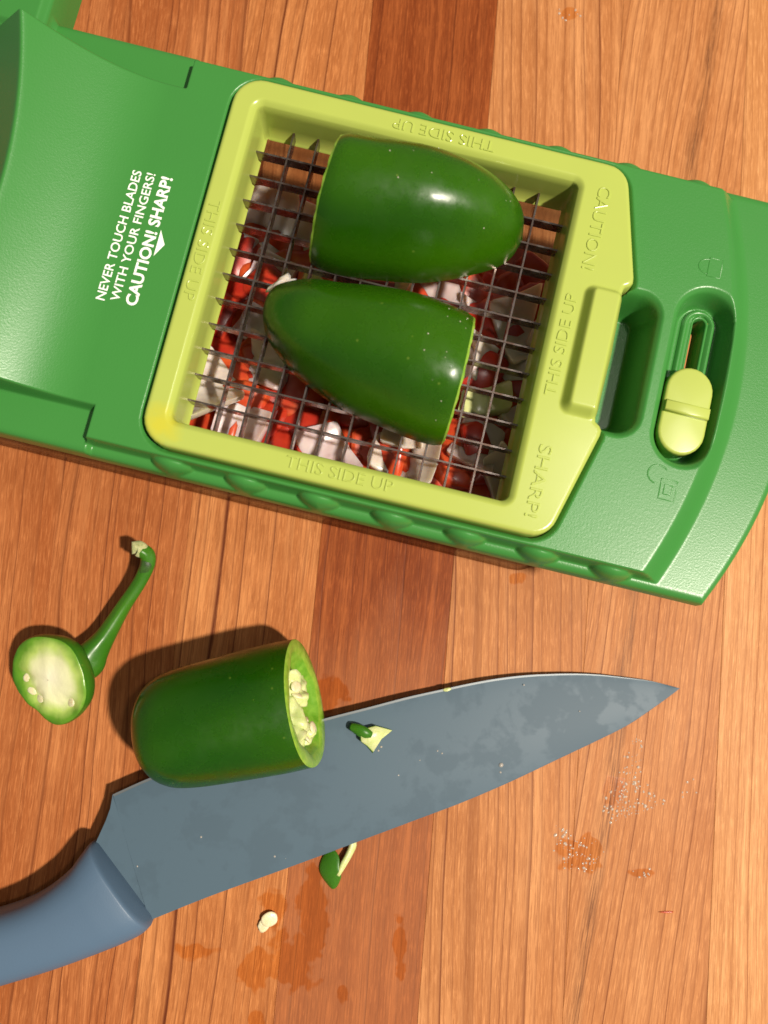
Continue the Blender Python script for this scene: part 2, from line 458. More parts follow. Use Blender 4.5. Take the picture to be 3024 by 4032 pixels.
for i in range(len(edges) - 1):
    a, b = edges[i], edges[i + 1]
    sp = specs.get(i, (MID, MIDM, MIDD, 4.0, 0.0, 60.0 + i, 0.6, None, 1.0) if i < 2 else (GOLD, GOLDM, GOLDD, 3.0, 0.02, 60.0 + i, 0.6, None, 0.8))
    wm = wood('wood plank %d' % i, *sp[:7], streak=sp[7], wav=sp[8], fade=(0.42, 0.19, 0.09, 1) if i == 5 else None)
    me = box_mesh('plank', b - a - 0.05, 620, 22, wm, 0.10)
    mid = (a + b) / 2
    o = obj('plank', me, table, (mid * math.cos(ANG) - 30 + 40 * 0.088, mid * math.sin(ANG) - 40 + 40, -11 + 26), (0, 0, ANG))
    # planks vary a hair in height
    o.location.z += (-0.02 - 0.05 * random.random()) * S

# ------------------------------------------------------------------ chopper frame of reference
TH = math.radians(-13.6)
CH = (3.5, 64.7)
cosT, sinT = math.cos(TH), math.sin(TH)
def ch(u, v): return (CH[0] + u * cosT - v * sinT, CH[1] + u * sinT + v * cosT)

# outline of the blade insert
def insert_outline():
    half = [(-43.4, 0), (-43.4, 36.5)]
    for k in range(1, 8):
        a = math.pi - k / 7 * math.pi / 2
        half.append((-36.9 + 6.5 * math.cos(a), 37.0 + 6.5 * math.sin(a)))
    half.append((42.5, 43.5))
    for k in range(1, 7):
        a = math.pi / 2 - k / 6 * math.radians(78)
        half.append((43.2 + 5.8 * math.cos(a) + 0.0, 37.7 + 5.8 * math.sin(a)))
    half += [(54.2, 18.6), (54.3, 17.2), (53.7, 16.3), (52.6, 15.6), (52.4, 14.6), (52.9, 0)]
    full = half + [(x, -y) for x, y in reversed(half[1:-1])]
    return full
INS = insert_outline()

def ramp_z(u): 
    k = np.maximum(-58.0 - u, 0); return 60 + 0.0172 * k * k

def build_body():
    st = 0.27
    u = np.arange(-114, 101, st); v = np.arange(-63, 63.01, st)
    X, Y = np.meshgrid(u, v, indexing='ij'); A = np.abs(Y)
    zt = ramp_z(X)
    ridge = -82.6 - 4.5 * (Y / 38.0) ** 2
    kr = np.maximum(-58.0 - ridge, 0)
    zr = 60 + 0.0172 * kr * kr
    over = ridge - X
    za = 60 + 0.0172 * np.maximum(-58.0 - X, 0) ** 2; zb_ = zr - 0.95 * over
    zt = -0.45 * np.logaddexp(-za / 0.45, -zb_ / 0.45)
    zt = np.where(over < -12, za, zt)
    zl = np.where(X < -55.3, 56.3, 55.0)
    zl = 55.0 + 1.3 * smooth((-54.5 - X) / 1.2)
    top = np.minimum(np.maximum(A - 45.9, -55.3 - X), A - 38.6)
    f_side = 1 - smooth((top + 0.75) / 1.35)
    arc = 82.0 - 0.0046 * Y * Y
    f_end = 1 - smooth((X - arc + 3.2) / 6.8) 
    f_end = np.where(X - arc > 3.6, 0, f_end)
    f = np.minimum(f_side, f_end)
    Z = zl + (zt - zl) * f
    # grip bumps along both long sides
    for i in range(-2, 6):
        for s, off in ((1, -1.3), (-1, -2.6)):
            uc = off + i * 16.75
            if uc > 72: continue
            a = (X - uc) / 5.6; b = (Y - s * 45.6) / 3.4
            skew = 1 - 0.30 * np.clip(a, -1, 1)
            q = 1 - a * a - (b * (1.05 + 0.25 * np.abs(a))) ** 2
            zb = 53.4 + 5.4 * np.sqrt(np.maximum(q, 0)) * skew ** 0.3
            Z = np.where((q > 0) & (A > 45.5), np.maximum(Z, zb), Z)
    # outside lip
    lug = rrect(X, A, -105.0, 52.0, 15.2, 10.0, 2.5)
    out = np.maximum(A - 48.6, X - (98.6 - 0.0051 * Y * Y))
    outr = np.where(out > -2.0, np.clip((out + 2.0) / 2.0, 0, 1), 0)
    Z = Z - 1.5 * (1 - np.sqrt(1 - outr ** 2)) 
    Z = np.where(out > 0, np.minimum(Z, 54 - 4 * smooth(out / 0.45)), Z)
    zlug = 61.5 - 1.5 * smooth((lug + 1.8) / 1.8) - 14 * smooth(lug / 0.8)
    Z = np.where(lug < 1.0, np.maximum(Z, zlug), Z)
    keep_v = (out < 0.5) | (lug < 0.9)
    # well around the insert
    di = poly_sdf(X, Y, INS)
    near = di < 3
    Z = np.where(near & (f > 0.4), Z - 1.0 * (1 - smooth((di - 0.45) / 0.9)), Z)
    Z = np.where(di < 0.45, np.minimum(Z, 59 - 10 * smooth((0.45 - di) / 0.7)), Z)
    keep_v &= di > -0.9
    # finger pocket beside the tab
    pk = rrect(X, Y, 52.6, -0.2, 9.6, 16.6, 5.0)
    Z = np.where(pk < 1.0, np.minimum(Z, 60.0 - 0.9 * smooth((0.9 - pk) / 1.3) - 10.5 * smooth((0.0 - pk) / 3.2)), Z)
    keep_v |= (pk < -0.2) & (X > 50) & (f_end > 0)
    # slider recess, its floor, and the long slot
    yy = np.clip(Y, -13.2, 13.8); rs = np.hypot(X - 72.9, Y - yy)
    Z = np.where(rs < 8.2, np.minimum(Z, 60.0 - 0.55 * smooth((7.9 - rs) / 1.0) - 6.0 * smooth((7.1 - rs) / 2.6)), Z)
    yr = np.clip(Y, -13.2, 14.6); rf = np.hypot(X - 73.2, Y - yr)
    Z = np.where(rf < 4.2, Z + 0.9 * smooth((4.0 - rf) / 0.5), Z)
    Z = np.where(rf < 3.0, Z - 0.5 * smooth((2.9 - rf) / 0.4), Z)
    yh = np.clip(Y, -13.0, 15.0); rh = np.hypot(X - 73.4, Y - yh)
    Z = np.where(rh < 2.0, Z - 7.5 * smooth((1.95 - rh) / 0.55), Z)
    keep_v &= rh > 1.7
    kc = keep_v[:-1, :-1] & keep_v[1:, :-1] & keep_v[1:, 1:] & keep_v[:-1, 1:]
    return grid_mesh('body', X, Y, Z - 45, kc, M['green'])

chop = thing('vegetable_chopper', 'long green plastic vegetable chopper with white warning print and a curved ramp', 'chopper', (CH[0], CH[1], 45), TH)
body = obj('body', build_body(), chop)

def stadium(cx, y0, y1, r, n=14):
    p = [(cx + r * math.cos(a), y1 + r * math.sin(a)) for a in np.linspace(0, math.pi, n)]
    return p + [(cx + r * math.cos(a), y0 + r * math.sin(a)) for a in np.linspace(math.pi, 2 * math.pi, n)]
def prism(name, pts, z0, z1, bev, mat, steps=4, dish=0.0):
    P = np.array(pts); n = len(P); c = P.mean(0)
    nx = np.roll(P, -1, 0) - np.roll(P, 1, 0); nrm = np.stack([nx[:, 1], -nx[:, 0]], 1); nrm /= np.linalg.norm(nrm, axis=1)[:, None]
    rings = [(0, z0)] + [(bev * (1 - math.cos(a)), z1 - bev + bev * math.sin(a)) for a in np.linspace(0, math.pi / 2, steps + 1)]
    v, f = [], []
    for ins, z in rings: v += [(q[0], q[1], z) for q in P - nrm * ins]
    v.append((c[0], c[1], z1 - dish))
    for k in range(len(rings) - 1):
        for i in range(n): f.append((k * n + i, k * n + (i + 1) % n, (k + 1) * n + (i + 1) % n, (k + 1) * n + i))
    b = (len(rings) - 1) * n
    for i in range(n): f.append((b + i, b + (i + 1) % n, len(v) - 1))
    f.append(tuple(range(n - 1, -1, -1)))
    return mesh_from(name, v, f, mat)
sl = obj('slider_button', prism('slider_button', stadium(72.35, -12.4, -2.9, 5.35), 9.0, 14.2, 0.7, M['lime2']), chop)
sl['label'] = 'lime green slider button with a raised ridge'
V, F, nS = [], [], 28
for q, (r, z) in enumerate(((1.45, 1.0), (1.45, 8.55), (1.6, 8.75), (2.0, 8.8), (2.05, 8.2))):
    V += [(x, y, z) for x, y in stadium(73.4, -13.0, 15.0, r)]
for q in range(4):
    for i in range(nS): F.append((q * nS + i, q * nS + (i + 1) % nS, (q + 1) * nS + (i + 1) % nS, (q + 1) * nS + i))
obj('slot_sleeve', mesh_from('slot_sleeve', V, F, M['green']), chop)
rid = [(67.3, -8.9), (77.3, -8.9), (77.3, -6.3), (67.3, -6.3)]
obj('ridge', prism('ridge', rid, 13.6, 15.5, 0.5, M['lime2']), sl)
obj('latch_bar', box_mesh('latch_bar', 1.0, 30, 2.4, M['lime2']), chop, (71.6, 0.0, 5.2))

# lettering and marks -------------------------------------------------
def text_mesh(name, body_txt, length, height, place, mat, extrude=0.0, fat=0.0, zf=None, z=0.0):
    cu = bpy.data.curves.new(name, 'FONT'); cu.body = body_txt; cu.size = 1.0
    cu.extrude = 0.0; cu.offset = fat; cu.resolution_u = 3
    if extrude: cu.extrude = 0.02; cu.bevel_depth = 0.035; cu.bevel_resolution = 1
    o = bpy.data.objects.new(name, cu); C.objects.link(o)
    dg = bpy.context.evaluated_depsgraph_get(); dg.update()
    me = bpy.data.meshes.new_from_object(o.evaluated_get(dg))
    bpy.data.objects.remove(o)
    co = np.empty(len(me.vertices) * 3, np.float32); me.vertices.foreach_get('co', co); co = co.reshape(-1, 3)
    lo, hi = co.min(0), co.max(0)
    x = (co[:, 0] - (lo[0] + hi[0]) / 2) / (hi[0] - lo[0]) * length
    y = (co[:, 1] - (lo[1] + hi[1]) / 2) / (hi[1] - lo[1]) * height
    cx, cy, ang = place
    ca, sa = math.cos(ang), math.sin(ang)
    U = cx + x * ca - y * sa; V = cy + x * sa + y * ca
    Zb = zf(U) if zf else np.full(len(U), z)
    Zv = Zb + (co[:, 2] / (co[:, 2].max() + 1e-9) * extrude if extrude else 0.0)
    me.vertices.foreach_set('co', (np.stack([U, V, Zv], 1) * S).astype(np.float32).ravel())
    me.materials.clear(); me.materials.append(mat)
    me.polygons.foreach_set('use_smooth', [False] * len(me.polygons)); me.update()
    return me
HP = math.pi / 2
zprint = lambda u: ramp_z(u) + 0.07 - 45
for txt, ln, hh, uu, vv, fat in (('NEVER TOUCH BLADES', 31.0, 2.05, -60.0, 0.5, 0.012), ('WITH YOUR FINGERS!', 30.6, 2.05, -56.9, 0.9, 0.012), ('CAUTION! SHARP!', 30.8, 2.75, -53.2, 0.8, 0.03)):
    obj('printed_text', text_mesh('printed_text', txt, ln, hh, (uu, vv, HP), M['print'], fat=fat, zf=zprint), chop)
obj('printed_arrow', mesh_from('printed_arrow', [(-51.3, -2.4, 15.08), (-49.6, 0.7, 15.08), (-51.3, 3.9, 15.08)], [(0, 1, 2)], M['print'], False), chop)

def line_mark(name, paths, r, mat, parent):
    V, F = [], []
    for pts, closed in paths:
        n = len(pts); base = len(V); P = np.array(pts)
        for i in range(n):
            a = P[(i - 1) % n] if (closed or i) else P[i]; b = P[(i + 1) % n] if (closed or i < n - 1) else P[i]
            d = (b - a)[:2]; d = d / np.linalg.norm(d); nn = np.array((-d[1], d[0]))
            for w, h in ((-r, -0.05), (-r * 0.5, 0.10), (r * 0.5, 0.10), (r, -0.05)):
                V.append((P[i][0] + nn[0] * w, P[i][1] + nn[1] * w, 15.0 + h))
        for i in range(n if closed else n - 1):
            j = (i + 1) % n
            for k in range(3): F.append((base + i * 4 + k, base + i * 4 + k + 1, base + j * 4 + k + 1, base + j * 4 + k))
    return obj(name, mesh_from(name, V, F, mat), parent)
def arc_pts(cx, cy, r, a0, a1, n=14, sx=1.0): return [(cx + r * sx * math.cos(a), cy + r * math.sin(a)) for a in np.linspace(a0, a1, n)]
line_mark('locked_symbol', [([(70.6, 23.9), (73.6, 23.9), (73.6, 28.3), (70.6, 28.3)], True), (arc_pts(70.6, 26.1, 1.75, HP, 3 * HP, sx=1.3), False)], 0.22, M['green'], chop)
line_mark('unlocked_symbol', [([(69.8, -28.6), (73.4, -28.6), (73.4, -24.1), (69.8, -24.1)], True), ([(70.7, -27.4), (72.5, -27.4), (72.5, -25.3), (70.7, -25.3)], True),
          (arc_pts(68.8, -23.4, 2.1, 0.7, math.pi * 1.45, sx=1.1), False)], 0.22, M['green'], chop)

# ------------------------------------------------------------------ blade insert
ins = thing('blade_insert', 'square lime green dicing insert with a grid of steel blades', 'blade insert', (CH[0], CH[1], 45), TH)
def build_insert():
    u = np.concatenate([np.arange(-45, -34, 0.2), np.arange(-34, 34, 0.8), np.arange(34, 56, 0.2)])
    v = np.concatenate([np.arange(-45, -34, 0.2), np.arange(-34, 34, 0.25), np.arange(34, 45.1, 0.2)])
    X, Y = np.meshgrid(u, v, indexing='ij')
    do = poly_sdf(X, Y, INS); di = rrect(X, Y, 0, 0, 37.5, 37.5, 1.6)
    e = np.clip((do + 1.1) / 1.1, 0, 1)
    Z = 62.0 - 1.1 * (1 - np.sqrt(np.maximum(1 - e * e, 0))) - 6 * smooth(do / 0.35)
    grip = rrect(X, Y, 48.4, -0.6, 4.1, 14.6, 2.0)
    Z = Z + 2.8 * smooth((0.6 - grip) / 2.2) * (do < 0.2)
    b = np.clip((1.5 - di) / 1.5, 0, 1)
    Z = Z - 1.25 * b ** 1.6 
    Z = np.where(di < 0, 60.75 - 10.6 * np.clip(-di / 0.5, 0, 1) - 0.9 * np.clip((-di - 0.5) / 0.45, 0, 1) ** 2, Z)
    kv = (do < 0.4) & (di > -1.0)
    kc = kv[:-1, :-1] & kv[1:, :-1] & kv[1:, 1:] & kv[:-1, 1:]
    return grid_mesh('frame', X, Y, Z - 45, kc, M['lime'])
frame = obj('frame', build_insert(), ins)
ZT = 17.0
for txt, ln, hh, uu, vv, an in (('THIS SIDE UP', 23.8, 2.7, 0.9, -40.4, 0.0), ('THIS SIDE UP', 23.6, 2.6, 5.1, 40.5, math.pi),
                                ('THIS SIDE UP', 23.6, 2.6, -40.6, 0.9, -HP), ('THIS SIDE UP', 23.8, 2.6, 41.3, -0.6, HP),
                                ('CAUTION!', 20.0, 2.9, 43.4, 27.6, -HP), ('SHARP!', 16.2, 2.9, 43.0, -31.6, -HP)):
    obj('embossed_text', text_mesh('embossed_text', txt, ln, hh, (uu, vv, an), M['lime'], extrude=0.24, fat=-0.03, z=ZT), frame)
bu = box_mesh('blade_long', 74.4, 0.42, 3.1, M['blade'])
bv = box_mesh('blade_cross', 0.42, 74.4, 3.1, M['blade'])
for i in range(11):
    obj('blade', bu, ins, (0, 30.5 - 6.14 * i, 7.50))
    obj('blade', bv, ins, (-29.7 + 5.97 * i, 0, 7.40))
# the dark slots the blades sit in
# ------------------------------------------------------------------ clear container
cont = thing('clear_container', 'clear plastic container of diced vegetables under the green chopper', 'container', (CH[0], CH[1], 0), TH)
def shell(name, rings, n_c=8):
    """rings: (half u0, half u1, half v, corner radius, z)"""
    v, f = [], []
    per = 4 * n_c
    for (u0, u1, hv, r, z) in rings:
        for (cx, cy, a0) in ((u1 - r, hv - r, 0), (u0 + r, hv - r, HP), (u0 + r, -hv + r, math.pi), (u1 - r, -hv + r, 1.5 * math.pi)):
            for k in range(n_c):
                a = a0 + HP * k / (n_c - 1)
                v.append((cx + r * math.cos(a), cy + r * math.sin(a), z))
    for k in range(len(rings) - 1):
        for i in range(per): f.append((k * per + i, k * per + (i + 1) % per, (k + 1) * per + (i + 1) % per, (k + 1) * per + i))
    return v, f, per
v, f, per = shell('c', [(-118, 60, 45.6, 8, 0.05), (-118.8, 60.8, 46.5, 8.5, 0.5), (-119, 61, 46.8, 9, 1.4), (-119, 61, 46.2, 9, 3.0), (-118, 62, 45.9, 9, 51), (-116.4, 60.4, 44.3, 7.6, 51), (-117.2, 59.2, 44.4, 7.4, 3.2), (-116.2, 58.2, 43.4, 6.4, 2.0)])
f.append(tuple(range(per - 1, -1, -1))); f.append(tuple(range(7 * per, 8 * per)))
obj('tub', mesh_from('tub', v, f, M['clear']), cont)
v, f, per = shell('c', [(-119.2, 61.2, 46.4, 9, 0.1), (-119.5, 61.5, 47.15, 9.2, 0.3), (-119.5, 61.5, 47.15, 9.2, 0.9), (-119.2, 61.2, 46.85, 9, 1.3)])
obj('dark_edge_rim', mesh_from('dark_edge_rim', v, f, M['clear_dark']), cont)  # bead added to draw the dark line along the tub's bottom edge

# ------------------------------------------------------------------ diced vegetables in the container
def dice_mesh(name, sx, sy, sz, jit, mat, seed, bend=0.0):
    r = np.random.default_rng(seed)
    n = 5
    ax = np.linspace(-1, 1, n)
    V, F, key = [], [], {}
    def vid(i, j, k):
        q = (i, j, k)
        if q not in key:
            key[q] = len(V)
            V.append([ax[i], ax[j], ax[k]])
        return key[q]
    for a in range(n - 1):
        for b in range(n - 1):
            F.append((vid(a, b, 0), vid(a, b + 1, 0), vid(a + 1, b + 1, 0), vid(a + 1, b, 0)))
            F.append((vid(a, b, n - 1), vid(a + 1, b, n - 1), vid(a + 1, b + 1, n - 1), vid(a, b + 1, n - 1)))
            F.append((vid(a, 0, b), vid(a + 1, 0, b), vid(a + 1, 0, b + 1), vid(a, 0, b + 1)))
            F.append((vid(a, n - 1, b), vid(a, n - 1, b + 1), vid(a + 1, n - 1, b + 1), vid(a + 1, n - 1, b)))
            F.append((vid(0, a, b), vid(0, a, b + 1), vid(0, a + 1, b + 1), vid(0, a + 1, b)))
            F.append((vid(n - 1, a, b), vid(n - 1, a + 1, b), vid(n - 1, a + 1, b + 1), vid(n - 1, a, b + 1)))
    P = np.array(V)
    P = np.sign(P) * np.abs(P) ** 0.30
    nrm = P / (np.sum(np.abs(P) ** 11, 1) ** (1 / 11))[:, None]
    P = nrm * np.array((sx, sy, sz)) / 2
    w = r.normal(size=(6, 3)); ph = r.uniform(0, 6.28, (6, 3))
    for q in range(6): P += jit / 6 ** 0.5 * np.sin((P @ w[q])[:, None] * 0.28 + ph[q])
    sh = r.uniform(-0.25, 0.25, 2)
    P[:, 0] += sh[0] * P[:, 1]; P[:, 1] += sh[1] * P[:, 2]
    tp = r.uniform(-0.25, 0.25); P[:, 1] *= 1 + tp * P[:, 0] / sx * 2
    P[:, 2] += bend * (P[:, 0] ** 2) / sx - bend * sx / 12
    me = mesh_from(name, P, F, mat)
    me.set_sharp_from_angle(angle=math.radians(75))
    return me
tom = [(dice_mesh('tomato_dice', *((13, 11, 8), (12, 12, 9), (15, 10, 7), (11, 9, 9), (14, 12, 7), (10, 11, 8))[k], 1.3, M['tomato' if k % 3 else 'tomato2'], 40 + k), k % 3 == 0) for k in range(6)]
OM = ('onion', 'onion', 'onion2', 'onion', 'onion2', 'onion3', 'onion', 'onion2')
oni = [(dice_mesh('onion_dice', *((14, 10, 2.6), (16, 11, 2.8), (12, 9, 3.0), (13, 12, 2.6), (11, 9, 2.8), (12, 8, 4.5), (17, 9, 2.6), (10, 10, 3.0))[k], 1.0, M[OM[k]], 70 + k, random.uniform(0.5, 1.6)), OM[k]) for k in range(8)]
def pile(u, v): return 33.0 - 20.0 * float(smooth(np.array((v - 0) / 36.0))) + 2.2 * math.sin(u * 0.09 + 1.0) * math.cos(v * 0.11)
OL = {'onion': 'cream white onion piece in the clear container, under the blades', 'onion2': 'violet tinged onion piece in the clear container, under the blades', 'onion3': 'pale green onion piece in the clear container, under the blades'}
def put_piece(name, me, u, v, z, tilt, label, cat, group):
    x, y = ch(u, v)
    o = obj(name, me, None, (x, y, z), (random.gauss(0, tilt), random.gauss(0, tilt), random.uniform(0, 6.28)))
    s_ = random.uniform(0.95, 1.2); o.scale = (s_, s_, s_)
    return tag(o, label, cat, group)
for i in range(12):
    for j in range(10):
        u = -48 + i * 8.3 + random.uniform(-1.6, 1.6) + (j % 2) * 4 - 2; v = -35 + j * 7.6 + random.uniform(-1.5, 1.5)
        if v > 34 or u > 50: continue
        q = random.randrange(6)
        put_piece('tomato_dice', tom[q][0], u, v, pile(u, v) - 0.8 + random.uniform(-0.8, 1.2), 0.14,
                  ('deep crimson' if tom[q][1] else 'orange red') + ' tomato piece in the clear container, under the blades', 'tomato',
                  ('crimson' if tom[q][1] else 'orange red') + ' tomato pieces in the container')
placed = []
tries = 0
while len(placed) < 30 and tries < 4000:
    tries += 1
    u, v = random.uniform(-48, 48), random.uniform(-34, 26)
    w = 0.35 if u < -24 else (1.0 if v < 16 else 0.25)
    if random.random() > w or any((u - a) ** 2 + (v - b) ** 2 < 10.0 ** 2 for a, b in placed): continue
    placed.append((u, v)); k = random.randrange(8)
    put_piece('onion_dice', oni[k][0], u, v, pile(u, v) + 4.6 + random.uniform(-0.6, 1.0), 0.13, OL[oni[k][1]], 'onion',
              {'onion': 'cream', 'onion2': 'violet', 'onion3': 'green'}[oni[k][1]] + ' onion pieces in the container')
# the buried part of the pile: one uneven mass
X, Y = np.meshgrid(np.linspace(-57, 56, 80), np.linspace(-43, 43, 62), indexing='ij')
Z = np.vectorize(pile)(X, Y) - 5.0 + 1.6 * np.sin(X * 0.9 + 2 * np.sin(Y * 0.35)) * np.sin(Y * 0.85 + 1.5 * np.sin(X * 0.3))
edge = np.minimum(np.minimum(X + 57, 56 - X), np.minimum(Y + 43, 37 - Y))
Z = 2.2 + (Z - 2.2) * smooth(edge / 4.0 + 0.02)
mass = obj('diced_vegetables', grid_mesh('diced_vegetables', X, Y, Z, np.ones((79, 61), bool), M['mash']), None, (CH[0], CH[1], 0), (0, 0, TH))
mass['kind'] = 'stuff'
tag(mass, 'wet red mass of chopped tomato at the bottom of the clear container', 'chopped tomato')

# ------------------------------------------------------------------ jalapeno halves on the blades
def half_pepper(label, rows, z0, bh, flip, seed):
    """rows: (u, v centre, half width) from the cut end to the tip"""
    r = np.random.default_rng(seed)
    R = catmull(rows, 40)
    t = thing('jalapeno_half', label, 'jalapeno', (*ch(R[14][0], R[14][1]), z0), TH)
    cu, cv = R[14][0], R[14][1]
    K = 41
    V, F = [], []
    for i, (u, vc, a) in enumerate(R):
        a = max(a, 0.05)
        for k in range(K):
            ph = math.pi * k / (K - 1)
            lob = 1 + 0.020 * math.sin(3 * ph + 0.8 + seed) + 0.010 * math.sin(7 * ph + u * 0.05) + 0.014 * math.sin(0.16 * u + 2.1 * ph + seed) * math.sin(0.11 * u - 3.0 * ph)
            lob *= 1 - 0.035 * max(0.0, 1 - i / 1.6) ** 2
            y = a * math.cos(ph); z = a * bh * math.sin(ph) ** 0.92
            sk = 0.0 if flip else 0.075 * (y + 0.5 * z) * max(0.0, 1 - i / 12)
            V.append((u - cu + sk, vc - cv + y * lob, z * lob))
    n = len(R)
    for i in range(n - 1):
        for k in range(K - 1):
            q = (i * K + k, (i + 1) * K + k, (i + 1) * K + k + 1, i * K + k + 1)
            F.append(q if not flip else q[::-1])
    obj('skin', mesh_from('skin', V, F, M['skin']), t)
    # cut faces: the flat underside and the crosswise cut, a hair proud of the skin edge
    V2, F2 = [], []
    for i in range(n):
        V2 += [tuple(np.array(V[i * K])), tuple(np.array(V[i * K + K - 1]))]
    V2 = [(x, y, 0.02) for x, y, z in V2]
    for i in range(n - 1): F2.append((2 * i, 2 * i + 1, 2 * i + 3, 2 * i + 2))
    b = len(V2)
    V2 += V[:K]; sg = 1 if flip else -1
    V2 += [(x + sg * (0.45 + 0.12 * math.sin(k_ * 1.7)), y * 0.985, z * 0.985) for k_, (x, y, z) in enumerate(V[:K])]
    for k_ in range(K - 1):
        q = (b + k_, b + k_ + 1, b + K + k_ + 1, b + K + k_); F2.append(q if flip else q[::-1])
    F2.append(tuple(range(b + K, b + 2 * K)))
    obj('cut_face', mesh_from('cut_face', V2, F2, M['rim'], False), t)
    return [(*ch(cu + x, cv + y), z0 + z) for x, y, z in V]
VU = half_pepper('dark green jalapeno half with a bright gloss streak, its tip pointing to the CAUTION lettering',
            [(-16.8, 21.4, 14.6), (-10, 21.3, 15.0), (-2, 22.0, 15.0), (6, 22.8, 14.4), (13, 23.7, 13.0), (19, 24.3, 10.8), (24, 24.5, 8.0), (27, 24.7, 4.8), (28.5, 24.7, 0.2)], 54.3, 1.38, False, 3)
VL = half_pepper('dark green jalapeno half with its tip pointing to the white warning print',
            [(21.0, -12.6, 15.5), (14, -12.0, 15.8), (6, -11.2, 15.5), (-2, -10.6, 14.5), (-9.5, -9.7, 12.6), (-15.5, -8.6, 10.9), (-20.5, -7.4, 8.3), (-24.3, -6.2, 5.0), (-25.9, -5.6, 0.2)], 54.3, 1.20, True, 8)

# a shred of onion caught on the blades beside the pepper tip
sh = obj('onion_shred', blob_mesh('onion_shred', (3.6, 1.3, 0.8), M['onion'], 0.6, 9, 5, 3.0), None, (*ch(-23.5, 0.0), 54.4), (0, 0.1, 0.5))
tag(sh, 'tiny translucent onion shred caught on the blades by the pepper tip', 'onion shred')

# ------------------------------------------------------------------ chef knife
def zk(x): return 7.2 + (x + 70) * (0.9 - 7.2) / 162
EDGE = [(-68.1, -55.0), (-58.9, -51.0), (-46.5, -46.4), (-36.4, -42.9), (-23.7, -39.1), (-11.5, -35.6), (2.1, -32.3), (12.6, -29.7), (23.2, -27.5), (31.2, -25.9), (39.3, -24.6), (47.4, -23.8), (55.5, -23.5), (62.3, -23.5), (69.1, -23.9), (75.9, -24.7), (82.7, -25.6), (88.2, -26.9), (92.0, -27.9)]
SPINE = [(-57.1, -87.8), (-41.9, -82.2), (-23.2, -76.0), (-10.6, -71.8), (2.2, -67.4), (15.1, -63.0), (28.2, -58.5), (41.5, -53.3), (54.9, -47.5), (65.8, -42.8), (75.5, -38.4), (82.4, -34.3), (88.1, -30.6), (90.9, -28.7), (92.0, -27.9)]
knife = thing('chef_knife', 'blue coated chef knife with a blue handle lying on the wood', 'knife', (-64, -77, 0))
KO = np.array((-64.0, -77.0))
def resample(pts, n):
    P = np.array(pts, float); d = np.r_[0, np.cumsum(np.linalg.norm(np.diff(P, axis=0), axis=1))]
    s = np.linspace(0, d[-1], n)
    return np.stack([np.interp(s, d, P[:, 0]), np.interp(s, d, P[:, 1])], 1)
n = 60
Ee = resample(catmull([p for p in EDGE], 90), n); Ss = resample(catmull([p for p in SPINE], 90), n)
Ee[-1] = Ss[-1] = (92.0, -27.9)
cross = ((0.0, 0.12), (0.02, 0.30), (0.16, 1.15), (0.5, 1.7), (0.985, 2.1), (1.0, 1.9))
V, F = [], []
for i in range(n):
    fade = 0.12 + 0.88 * min(1, float(np.linalg.norm(Ee[i] - Ss[i])) / 34)
    for w, th in cross:
        q = Ee[i] * (1 - w) + Ss[i] * w; V.append((q[0] - KO[0], q[1] - KO[1], zk(q[0]) + th * fade * 0.5))
    for w, th in reversed(cross):
        q = Ee[i] * (1 - w) + Ss[i] * w; V.append((q[0] - KO[0], q[1] - KO[1], zk(q[0]) - th * fade * 0.5 + 0.25))
k = 12
mi = []
for i in range(n - 1):
    for j in range(k):
        F.append((i * k + j, (i + 1) * k + j, (i + 1) * k + (j + 1) % k, i * k + (j + 1) % k)); mi.append(0 if j not in (0, 10, 11, 5, 4, 6) else (0 if j in (5, 4, 6) else 1))
F.append(tuple(range(k - 1, -1, -1))); mi.append(0)
# heel: the short neck between blade and handle
b = len(V)
neck = [(-68.1, -55.0), (-68.6, -58.6), (-69.7, -61.9), (-72.4, -68.2), (-58.6, -89.0), (-57.1, -87.8)]
for x, y in neck: V.append((x - KO[0], y - KO[1], zk(x) + 0.62))
for x, y in neck: V.append((x - KO[0], y - KO[1], zk(x) - 0.60))
m6 = len(neck)
F.append(tuple(b + i for i in range(m6))); mi.append(0)
F.append(tuple(b + m6 + i for i in reversed(range(m6)))); mi.append(0)
for i in range(m6): F.append((b + i, b + m6 + i, b + m6 + (i + 1) % m6, b + (i + 1) % m6)); mi.append(0)
me = mesh_from('blade', V, F, None, True, [M['knife'], M['ground_edge']], mi)
import bmesh
bm = bmesh.new(); bm.from_mesh(me); bmesh.ops.recalc_face_normals(bm, faces=bm.faces[:]); bm.to_mesh(me); bm.free()
me.set_sharp_from_angle(angle=math.radians(14))
obj('blade', me, knife)
HT = [(-72.2, -66.6), (-73.6, -67.6), (-75.3, -69.9), (-79, -74.6), (-87, -80.4), (-97, -84.2), (-115, -88.5), (-140, -93)]
HB = [(-55.8, -87.6), (-57.0, -89.2), (-60.0, -91.0), (-67, -93.8), (-79, -97.9), (-93, -101.9), (-110, -106.5), (-136, -113)]
A_ = catmull(HT, 40); B_ = catmull(HB, 40)
V, F = [], []; k = 28
for i in range(40):
    c0 = (A_[i] + B_[i]) / 2; h = (A_[i] - B_[i]) / 2
    rnd = 1.0 if i > 3 else (0.90, 0.955, 0.985, 1.0)[i]
    tz = (8.0 + min(i, 14) * 0.06) * (0.86 if i == 0 else 0.94 if i == 1 else 1.0)
    for j in range(k):
        a = 2 * math.pi * j / k
        ca = math.copysign(abs(math.cos(a)) ** 0.75, math.cos(a)); sa = math.copysign(abs(math.sin(a)) ** 0.75, math.sin(a))
        q = c0 + h * ca * rnd
        V.append((q[0] - KO[0], q[1] - KO[1], 8.6 + tz * sa))
